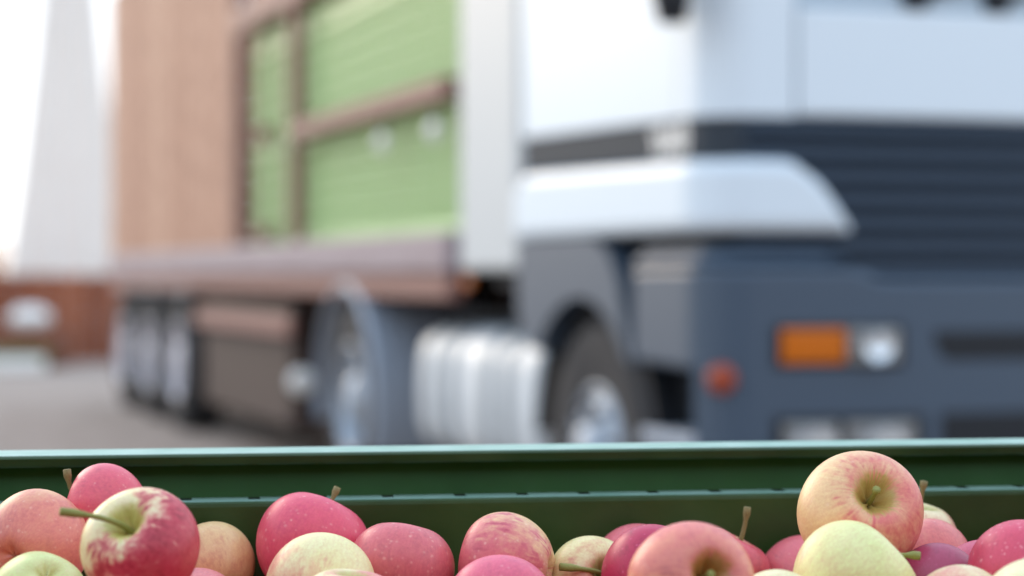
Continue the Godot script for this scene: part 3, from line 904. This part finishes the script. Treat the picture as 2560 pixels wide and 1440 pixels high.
# ---------------------------------------------------------------- apples
func apple_shape(R: float, seed_: int, tall: float, cav: float) -> Dictionary:
	var r := RandomNumberGenerator.new()
	r.seed = seed_
	var lob := r.randf() * TAU
	var l1 := r.randf_range(0.006, 0.016)
	var l2 := r.randf_range(0.008, 0.022)
	var skew := r.randf_range(-0.015, 0.015)
	var nu := 56
	var nv := 40
	var v := PackedVector3Array()
	var uv := PackedVector2Array()
	var idx := PackedInt32Array()
	var low := 0.0
	for j in nv + 1:
		var ph := PI * j / nv
		for i in nu + 1:
			var th := TAU * i / nu
			var s := sin(ph)
			var c := cos(ph)
			var rad := R * pow(s, 0.93) * (1.0 + 0.075 * c - 0.02 * c * c)
			rad *= 1.0 + l1 * cos(5 * th + lob) * (0.5 - 0.9 * c) + l2 * cos(2 * th + lob * 2.0) + 0.01 * cos(3 * th - lob)
			var y := R * tall * c * (1.0 + skew * cos(th) * s)
			var q := rad / R
			if ph < PI / 2:
				y -= R * cav * exp(-pow(q / 0.27, 2.0)) * (0.92 + 0.08 * cos(5 * th + lob)) + R * 0.06 * exp(-pow(q / 0.5, 2.0))
			else:
				y += R * 0.24 * exp(-pow(q / 0.22, 2.0)) * (1.0 + 0.1 * cos(5 * th + lob)) + R * 0.012 * cos(5 * th + lob) * exp(-pow((q - 0.42) / 0.2, 2.0))
			v.append(Vector3(rad * cos(th), y, rad * sin(th)))
			uv.append(Vector2(float(i) / nu, float(j) / nv))
	for j in nv:
		for i in nu:
			var a := j * (nu + 1) + i
			var b := a + nu + 1
			if j > 0:
				idx.append_array([a, b + 1, a + 1])
			if j < nv - 1:
				idx.append_array([a, b, b + 1])
	# smooth normals, the seam and the poles joined
	var nrm := PackedVector3Array()
	nrm.resize(v.size())
	for k_ in range(0, idx.size(), 3):
		var a := v[idx[k_]]
		var n := (a - v[idx[k_ + 2]]).cross(a - v[idx[k_ + 1]])
		for e in 3:
			nrm[idx[k_ + e]] += n
	for j in nv + 1:
		var s := nrm[j * (nu + 1)] + nrm[j * (nu + 1) + nu]
		nrm[j * (nu + 1)] = s
		nrm[j * (nu + 1) + nu] = s
	for pole in [0, nv]:
		for i in nu + 1:
			nrm[pole * (nu + 1) + i] = Vector3(0, 1 if pole == 0 else -1, 0)
	for i in nrm.size():
		nrm[i] = nrm[i].normalized()
	var arr := []
	arr.resize(Mesh.ARRAY_MAX)
	arr[Mesh.ARRAY_VERTEX] = v
	arr[Mesh.ARRAY_NORMAL] = nrm
	arr[Mesh.ARRAY_TEX_UV] = uv
	arr[Mesh.ARRAY_INDEX] = idx
	var m := ArrayMesh.new()
	m.add_surface_from_arrays(Mesh.PRIMITIVE_TRIANGLES, arr)
	return {"mesh": m, "top": v[0].y, "bottom": v[v.size() - 1].y}

# the skin of one apple: ground colour, blush that covers the side towards bd, streaks from stem to calyx, pale lenticels
func apple_skin(sp: Dictionary, bd: Vector3, seed_: int) -> StandardMaterial3D:
	var W := 320
	var Hh := 160
	var n1 := noise(1.0, seed_, 3)
	var n2 := noise(1.0, seed_ + 50, 3)
	var n3 := noise(1.0, seed_ + 90, 2)
	var base: Color = sp.base
	var base2: Color = sp.base.lerp(sp.get("base2", Color(0.84, 0.80, 0.50)), 0.6)
	var blush: Color = sp.blush
	var deep: Color = sp.get("deep", blush.darkened(0.2))
	var cavc: Color = sp.get("cavity", Color(0.70, 0.68, 0.36))
	var cov: float = sp.cover
	var waxy: float = sp.get("waxy", 0.11)
	var bloom := Color(0.96, 0.80, 0.64)   # the waxy bloom on the skin
	var soft: float = sp.get("soft", 0.45)
	var streak: float = sp.get("streak", 0.5)
	var data := PackedByteArray()
	data.resize(W * Hh * 3)
	var o := 0
	for j in Hh:
		var ph := PI * (j + 0.5) / Hh
		var s := sin(ph)
		var c := cos(ph)
		for i in W:
			var th := TAU * (i + 0.5) / W
			var d := Vector3(s * cos(th), c, s * sin(th))
			var a := n1.get_noise_3dv(d * 1.6)
			var st := n2.get_noise_3d(cos(th) * 7.0, sin(th) * 7.0, ph * 1.5)
			var mo := n3.get_noise_3dv(d * 9.0)
			var sm := clampf(0.35 + n1.get_noise_3dv(d * 2.6 + Vector3(7, 3, 1)) * 2.2, 0.0, 1.0)
			st *= sm
			var f := d.dot(bd) * 0.62 + a * 0.5 + (cov * 2.0 - 1.0) * 0.9 + st * streak * 0.55 + mo * 0.10
			f = smoothstep(-soft, soft, f)
			var col := base.lerp(base2, clampf(0.5 + a * 0.9 + mo * 0.3, 0, 1))
			col = col.lerp(blush, f * (0.86 + 0.14 * clampf(0.5 + mo, 0, 1)))
			col = col.lerp(deep, clampf(f * (st * 0.9 * streak + mo * 0.25 + a * 0.35), 0, 0.75))
			# russet and green skin in the stem hollow, ragged at its edge
			var cz := smoothstep(0.40, 0.20, ph + st * 0.16 + mo * 0.05)
			col = col.lerp(cavc, cz * 0.8)
			col = col.lerp(bloom, waxy + 0.05 * mo)
			var fine := n3.get_noise_3dv(d * 24.0) * 0.055 + n2.get_noise_3d(cos(th) * 16.0, sin(th) * 16.0, ph * 5.0) * 0.05
			col = Color(col.r * (1.0 + fine * 0.5), col.g * (1.0 + fine * 1.3), col.b * (1.0 + fine * 1.2))
			data[o] = int(clampf(col.r, 0, 1) * 255)
			data[o + 1] = int(clampf(col.g, 0, 1) * 255)
			data[o + 2] = int(clampf(col.b, 0, 1) * 255)
			o += 3
	var r := RandomNumberGenerator.new()
	r.seed = seed_ * 7 + 1
	var dots: int = sp.get("dots", 90)
	var dotc: Color = sp.get("dot", Color(0.95, 0.80, 0.70))
	for q in dots:
		var y := r.randf_range(-0.97, 0.85)
		var ph := acos(y)
		var th := r.randf() * TAU
		var rad := r.randf_range(0.014, 0.036)
		var al: float = r.randf_range(0.4, 0.95) * sp.get("dot_alpha", 0.6)
		var cj := ph / PI * Hh
		var ci := th / TAU * W
		var ry := rad / PI * Hh
		var rx := rad / TAU * W / maxf(sin(ph), 0.1)
		for jj in range(int(cj - ry) - 1, int(cj + ry) + 2):
			if jj < 0 or jj >= Hh:
				continue
			for ii in range(int(ci - rx) - 1, int(ci + rx) + 2):
				var e := Vector2((ii + 0.5 - ci) / rx, (jj + 0.5 - cj) / ry).length()
				if e > 1.25:
					continue
				var w: float = al * clampf((1.25 - e) * 1.2, 0, 1)
				var at := (jj * W + posmod(ii, W)) * 3
				data[at] = int(lerpf(data[at], dotc.r * 255, w))
				data[at + 1] = int(lerpf(data[at + 1], dotc.g * 255, w))
				data[at + 2] = int(lerpf(data[at + 2], dotc.b * 255, w))
	var im := Image.create_from_data(W, Hh, false, Image.FORMAT_RGB8, data)
	var m := mat(Color.WHITE, 0.42, 0, 0.5)
	m.albedo_texture = ImageTexture.create_from_image(im)
	m.subsurf_scatter_enabled = true
	m.subsurf_scatter_strength = 0.06
	return m

func axis_basis(up: Vector3) -> Basis:
	var y := up.normalized()
	var x := y.cross(Vector3(0.13, 0.21, 0.97)).normalized()
	return Basis(x, y, x.cross(y))

func add_stem(o: Node3D, sh: Dictionary, R: float, length: float, lean_local: Vector3, green: bool, thick := 1.0) -> void:
	var pts := []
	var rad := []
	var foot := Vector3(0, sh.top - R * 0.03, 0)
	for i in 9:
		var u := i / 8.0
		pts.append(foot + Vector3.UP * length * (u - 0.35 * u * u * lean_local.length()) + lean_local * length * u * u * 0.9)
		var w := lerpf(0.0019, 0.0015, u) * thick
		if u > 0.85:
			w *= 1.75
		elif u < 0.1:
			w *= 1.3
		rad.append(w)
	var st := begin(true)
	tube(st, pts, rad, 8)
	put(st, "stem", M.stem_green if green else M.stem, o)

func make_apples() -> void:
	var cream := Color(0.90, 0.83, 0.60)
	var peach := Color(0.90, 0.70, 0.48)
	var pink := Color(0.86, 0.40, 0.42)
	var hot := Color(0.87, 0.23, 0.36)
	var rose := Color(0.90, 0.52, 0.50)
	var magenta := Color(0.72, 0.10, 0.27)
	var ochre := Color(0.62, 0.47, 0.20)
	# label, centre, radius, stem axis, blush side, skin, stem [length, lean in world, green]
	var list := [
		{"l": "hot pink apple at the back, a crooked dark stem at its side", "p": [-0.2749, -0.1572, 1.3502, 0.0302], "ax": Vector3(-0.93, 0.30, 0.05), "b": Vector3(0.3, 0.3, 0.9), "s": {"base": peach, "blush": hot.lerp(pink, 0.25), "cover": 0.95, "dots": 170, "dot_alpha": 0.5}, "stem": [0.021, Vector3(0.1, 0.95, 0), false]},
		{"l": "large salmon apple cut by the picture edge, beside the red and cream one", "p": [-0.3107, -0.1747, 1.3001, 0.0348], "ax": Vector3(0.25, 0.15, -0.95), "b": Vector3(0.2, -0.5, 0.8), "s": {"base": peach, "blush": Color(0.86, 0.42, 0.38), "cover": 0.68, "soft": 0.7, "dots": 140, "streak": 0.35}},
		{"l": "two-toned apple, dark red with a cream flank and a long stem", "p": [-0.2210, -0.1623, 1.1933, 0.0358], "ax": Vector3(-0.24, 0.66, 0.71), "b": Vector3(0.85, -0.45, 0.25), "s": {"base": Color(0.93, 0.85, 0.66), "base2": Color(0.90, 0.84, 0.52), "waxy": 0.02, "blush": Color(0.74, 0.16, 0.24), "deep": Color(0.48, 0.05, 0.09), "cover": 0.55, "soft": 0.30, "streak": 0.75, "dots": 70, "dot_alpha": 0.35, "cavity": Color(0.72, 0.68, 0.32)}, "stem": [0.033, Vector3(-1.1, 0.1, 0.35), true]},
		{"l": "pale green apple in the bottom corner with a shadowy dimple", "p": [-0.2947, -0.2039, 1.2405, 0.0332], "ax": Vector3(-0.36, -0.72, -0.59), "b": Vector3(0, -1, 0), "s": {"base": Color(0.83, 0.84, 0.56), "base2": Color(0.76, 0.79, 0.46), "blush": Color(0.72, 0.76, 0.42), "cover": 0.2, "dots": 60, "dot_alpha": 0.3}},
		{"l": "small peach-coloured apple right of the dark red and cream one", "p": [-0.2041, -0.1976, 1.3609, 0.0299], "ax": Vector3(-0.5, 0.5, -0.7), "b": Vector3(-0.3, -0.5, 0.6), "s": {"base": Color(0.90, 0.72, 0.50), "blush": Color(0.86, 0.52, 0.38), "cover": 0.42, "soft": 0.8, "dots": 80, "dot_alpha": 0.3}},
		{"l": "big hot pink apple with pale freckles, only a stem tip showing on top", "p": [-0.1365, -0.1844, 1.3599, 0.0392], "ax": Vector3(0.36, 0.86, -0.35), "b": Vector3(0.2, 0.5, 0.8), "s": {"base": Color(0.90, 0.55, 0.42), "blush": hot, "deep": Color(0.76, 0.13, 0.30), "cover": 0.95, "soft": 0.5, "dots": 300, "dot_alpha": 0.55}, "stem": [0.027, Vector3(0.05, 0.1, 0), false]},
		{"l": "smooth cream apple in front of the freckled hot pink one", "p": [-0.1225, -0.1992, 1.2705, 0.0351], "ax": Vector3(0.1, 0.35, -0.93), "b": Vector3(-0.85, -0.6, 0.3), "s": {"base": Color(0.93, 0.87, 0.64), "base2": Color(0.90, 0.82, 0.54), "blush": Color(0.90, 0.50, 0.46), "cover": 0.33, "soft": 0.5, "streak": 0.5, "dots": 50, "dot_alpha": 0.3}},
		{"l": "dusty pink freckled apple with a shallow dip on top, beside the cream one", "p": [-0.0739, -0.1947, 1.3250, 0.0352], "ax": Vector3(0.15, 0.93, -0.32), "b": Vector3(-0.3, 0.1, 0.95), "s": {"base": Color(0.90, 0.68, 0.50), "blush": Color(0.83, 0.33, 0.38), "cover": 0.80, "soft": 0.6, "dots": 260, "dot_alpha": 0.5, "streak": 0.6}},
		{"l": "cream and pink apple peeking over the bottom edge below the smooth cream one", "p": [-0.0987, -0.2085, 1.2092, 0.0343], "ax": Vector3(0.12, 0.98, 0.0), "b": Vector3(0.9, 0.2, 0.2), "s": {"base": Color(0.93, 0.87, 0.66), "blush": Color(0.90, 0.48, 0.48), "cover": 0.42, "soft": 0.4, "dots": 50}},
		{"l": "pink apple streaked with peach, alone in the middle against the bin wall", "p": [-0.0040, -0.1909, 1.3292, 0.0340], "ax": Vector3(-0.96, 0.12, -0.22), "b": Vector3(-0.6, -0.4, 0.6), "s": {"base": Color(0.92, 0.74, 0.52), "blush": Color(0.82, 0.32, 0.38), "deep": Color(0.66, 0.14, 0.24), "cover": 0.60, "soft": 0.5, "streak": 1.0, "dots": 110}},
		{"l": "bright pink apple at the bottom edge below the streaked one", "p": [-0.0071, -0.2123, 1.2640, 0.0354], "ax": Vector3(0.2, 0.25, -0.95), "b": Vector3(0, 0.6, 0.7), "s": {"base": Color(0.92, 0.66, 0.52), "blush": Color(0.88, 0.30, 0.44), "cover": 0.9, "dots": 130, "dot_alpha": 0.4}},
		{"l": "pale peach apple with a thin stem pointing sideways", "p": [0.0525, -0.2067, 1.3525, 0.0303], "ax": Vector3(0.40, 0.36, 0.84), "b": Vector3(0.2, -0.7, 0.5), "s": {"base": Color(0.93, 0.84, 0.62), "blush": Color(0.88, 0.48, 0.42), "cover": 0.42, "soft": 0.5, "dots": 60}, "stem": [0.030, Vector3(-1.25, 0.12, 0.25), true]},
		{"l": "dark magenta apple wedged behind the big mottled pink one", "p": [0.0920, -0.1965, 1.3068, 0.0335], "ax": Vector3(0.2, 0.3, -0.9), "b": Vector3(-0.4, 0.2, 0.9), "s": {"base": Color(0.80, 0.35, 0.40), "waxy": 0.02, "blush": magenta, "deep": Color(0.52, 0.04, 0.16), "cover": 0.98, "dots": 170, "dot_alpha": 0.5, "dot": Color(0.93, 0.62, 0.68)}},
		{"l": "pink apple showing only its crown behind the dark magenta one", "p": [0.0879, -0.2061, 1.4003, 0.0319], "ax": Vector3(0, 0.4, -0.9), "b": Vector3(0, 0.5, 0.8), "s": {"base": peach, "blush": Color(0.86, 0.36, 0.42), "cover": 0.85, "dots": 90}},
		{"l": "big mottled pink apple with a deep brown stem hollow turned to the viewer", "p": [0.1033, -0.1791, 1.1603, 0.0364], "ax": Vector3(0.34, 0.32, 0.88), "b": Vector3(0.1, 0.9, 0.3), "s": {"base": Color(0.93, 0.70, 0.48), "blush": Color(0.88, 0.42, 0.40), "cover": 0.50, "soft": 0.75, "streak": 0.9, "dots": 90, "cavity": Color(0.60, 0.42, 0.14)}, "stem": [0.013, Vector3(0.1, 0.1, 0.1), true], "cav": 0.52},
		{"l": "pink and cream apple with a long upright stem behind the mottled one", "p": [0.1495, -0.2062, 1.3970, 0.0313], "ax": Vector3(0.46, 0.88, -0.02), "b": Vector3(0.6, -0.2, 0.7), "s": {"base": Color(0.93, 0.80, 0.62), "blush": Color(0.82, 0.22, 0.30), "cover": 0.62, "soft": 0.3, "streak": 0.7, "dots": 60}, "stem": [0.030, Vector3(-0.12, 0.35, 0), false]},
		{"l": "pink apple low against the wall beside the yellow-green one", "p": [0.2052, -0.2165, 1.4171, 0.0312], "ax": Vector3(-0.3, 0.2, -0.9), "b": Vector3(-0.3, 0.3, 0.9), "s": {"base": peach, "blush": Color(0.85, 0.34, 0.40), "cover": 0.85, "dots": 70, "dot_alpha": 0.3}},
		{"l": "big peach apple at the very top of the heap, stem hollow facing out", "p": [0.2264, -0.1559, 1.3039, 0.0412], "ax": Vector3(0.18, 0.50, 0.85), "b": Vector3(0.35, 0.1, 0.2), "s": {"base": Color(0.93, 0.75, 0.54), "base2": Color(0.90, 0.79, 0.52), "blush": Color(0.88, 0.42, 0.38), "deep": Color(0.76, 0.20, 0.26), "cover": 0.32, "soft": 0.6, "streak": 0.7, "dots": 90, "dot_alpha": 0.4, "cavity": Color(0.66, 0.58, 0.24)}, "stem": [0.017, Vector3(0.05, 0.25, 0.0), true], "cav": 0.5},
		{"l": "pale yellow-green apple right below the topmost apple", "p": [0.2115, -0.1915, 1.2339, 0.0402], "ax": Vector3(0.74, 0.64, -0.12), "b": Vector3(-0.9, 0.2, 0.1), "s": {"base": Color(0.90, 0.87, 0.60), "base2": Color(0.84, 0.84, 0.52), "blush": Color(0.90, 0.70, 0.54), "cover": 0.06, "soft": 0.5, "dots": 80, "dot": Color(0.78, 0.82, 0.42), "dot_alpha": 0.35}, "stem": [0.026, Vector3(0.5, -0.3, 0.1), true]},
		{"l": "cream apple at the back with an upright stem, half behind the topmost apple", "p": [0.2862, -0.1904, 1.4298, 0.0315], "ax": Vector3(0.18, 0.97, 0.1), "b": Vector3(0.2, -0.6, 0.7), "s": {"base": Color(0.93, 0.84, 0.66), "blush": Color(0.88, 0.50, 0.48), "cover": 0.42, "dots": 60}, "stem": [0.027, Vector3(0.0, 0.1, 0), false]},
		{"l": "peachy pink apple right of the topmost apple, in front of the cream one", "p": [0.2858, -0.1969, 1.3713, 0.0307], "ax": Vector3(-0.4, 0.4, -0.8), "b": Vector3(0.5, 0.1, 0.7), "s": {"base": Color(0.93, 0.72, 0.54), "blush": Color(0.86, 0.40, 0.40), "cover": 0.62, "soft": 0.6, "dots": 60}},
		{"l": "mauve apple in the hollow right of the yellow-green one", "p": [0.2729, -0.2019, 1.2814, 0.0297], "ax": Vector3(0.2, 0.2, -0.95), "b": Vector3(0, 0.3, 0.9), "s": {"base": Color(0.75, 0.35, 0.42), "blush": Color(0.62, 0.14, 0.30), "cover": 0.97, "dots": 110, "dot_alpha": 0.35, "dot": Color(0.85, 0.5, 0.6)}},
		{"l": "mauve-pink sliver of an apple behind the freckled pink one at the picture edge", "p": [0.3124, -0.2043, 1.3214, 0.0296], "ax": Vector3(0, 0.4, -0.9), "b": Vector3(0, 0.3, 0.9), "s": {"base": Color(0.82, 0.45, 0.48), "blush": Color(0.76, 0.24, 0.38), "cover": 0.92, "dots": 60}},
		{"l": "freckled deep pink apple cut by the picture edge, far from the cab's wheel", "p": [0.3184, -0.1866, 1.2439, 0.0348], "ax": Vector3(0.6, 0.3, -0.7), "b": Vector3(-0.4, 0.3, 0.9), "s": {"base": Color(0.88, 0.45, 0.42), "blush": Color(0.82, 0.19, 0.33), "cover": 0.97, "dots": 330, "dot_alpha": 0.6, "dot": Color(0.96, 0.78, 0.74)}},
		{"l": "cream apple in the bottom corner under the freckled deep pink one", "p": [0.3069, -0.2026, 1.1537, 0.0397], "ax": Vector3(0.3, 0.2, -0.9), "b": Vector3(0.2, -0.9, 0.2), "s": {"base": Color(0.93, 0.89, 0.72), "base2": Color(0.86, 0.86, 0.58), "blush": Color(0.90, 0.62, 0.50), "cover": 0.22, "dots": 50, "dot_alpha": 0.3}},
		{"l": "blush-cream apple at the bottom edge below the mauve one", "p": [0.2709, -0.2056, 1.2094, 0.0305], "ax": Vector3(-0.2, 0.3, -0.9), "b": Vector3(-0.4, -0.2, 0.7), "s": {"base": Color(0.93, 0.82, 0.66), "blush": Color(0.90, 0.52, 0.50), "cover": 0.42, "dots": 50}},
		{"l": "cream apple just breaking the bottom edge between mottled pink and yellow-green ones", "p": [0.1591, -0.2072, 1.1963, 0.0306], "ax": Vector3(0.3, 0.3, -0.9), "b": Vector3(0.3, -0.9, 0.2), "s": {"base": Color(0.94, 0.88, 0.70), "blush": Color(0.90, 0.52, 0.46), "cover": 0.3, "dots": 50}},
		{"l": "blush pink apple low in the gap below the small peach-coloured one", "p": [-0.2067, -0.2228, 1.3047, 0.0313], "ax": Vector3(0.3, 0.3, -0.9), "b": Vector3(0, 0.5, 0.7), "s": {"base": Color(0.92, 0.74, 0.58), "blush": Color(0.88, 0.44, 0.46), "cover": 0.7, "dots": 60}}]
	var skins := []
	var shapes := []
	for i in list.size():
		var e: Dictionary = list[i]
		var p: Array = e.p
		var bas := axis_basis(e.ax)
		var o := thing("apple", e.l, "apple", Vector3(p[0], EYE + p[1], -p[2]), 0.0, APPLES)
		o.basis = bas
		var sh := apple_shape(p[3], 100 + i * 3, 0.95 + 0.04 * sin(i * 2.4), e.get("cav", 0.44))
		var skin := apple_skin(e.s, (bas.inverse() * e.b).normalized(), 200 + i)
		skins.append(skin)
		shapes.append([sh, p[3]])
		part(sh.mesh, "skin", skin, o)
		if e.has("stem"):
			add_stem(o, sh, p[3], e.stem[0], bas.inverse() * e.stem[1], e.stem[2])
		var cs := begin()
		for q in 5:
			var a := TAU * q / 5
			var f := Vector3(0, sh.bottom + p[3] * 0.02, 0)
			tri(cs, f + Vector3(cos(a + 0.5), 0, sin(a + 0.5)) * 0.002, f + Vector3(cos(a - 0.5), 0, sin(a - 0.5)) * 0.002, f + Vector3(cos(a) * 0.0045, -0.003, sin(a) * 0.0045), Vector3.DOWN)
		put(cs, "calyx", M.sepal, o)
	# the layer underneath that carries them
	rng.seed = 77
	for i in HIDDEN.size():
		var h: Array = HIDDEN[i]
		var n := (i * 5) % list.size()
		var o := part(shapes[n][0].mesh, "apple", skins[n], self, Vector3(h[0], EYE + h[1], -h[2]))
		meta(o, "apple buried in the heap under the top layer of apples", "apple", APPLES)
		o.basis = axis_basis(Vector3(rng.randfn(), rng.randfn(), rng.randfn())).scaled(Vector3.ONE * (h[3] / shapes[n][1]))


func _ready() -> void:
	set_view()
	set_materials()
	make_setting()
	make_background()
	make_truck()
	make_trailer()
	make_bins_on_trailer()
	make_bin()
	make_apples()
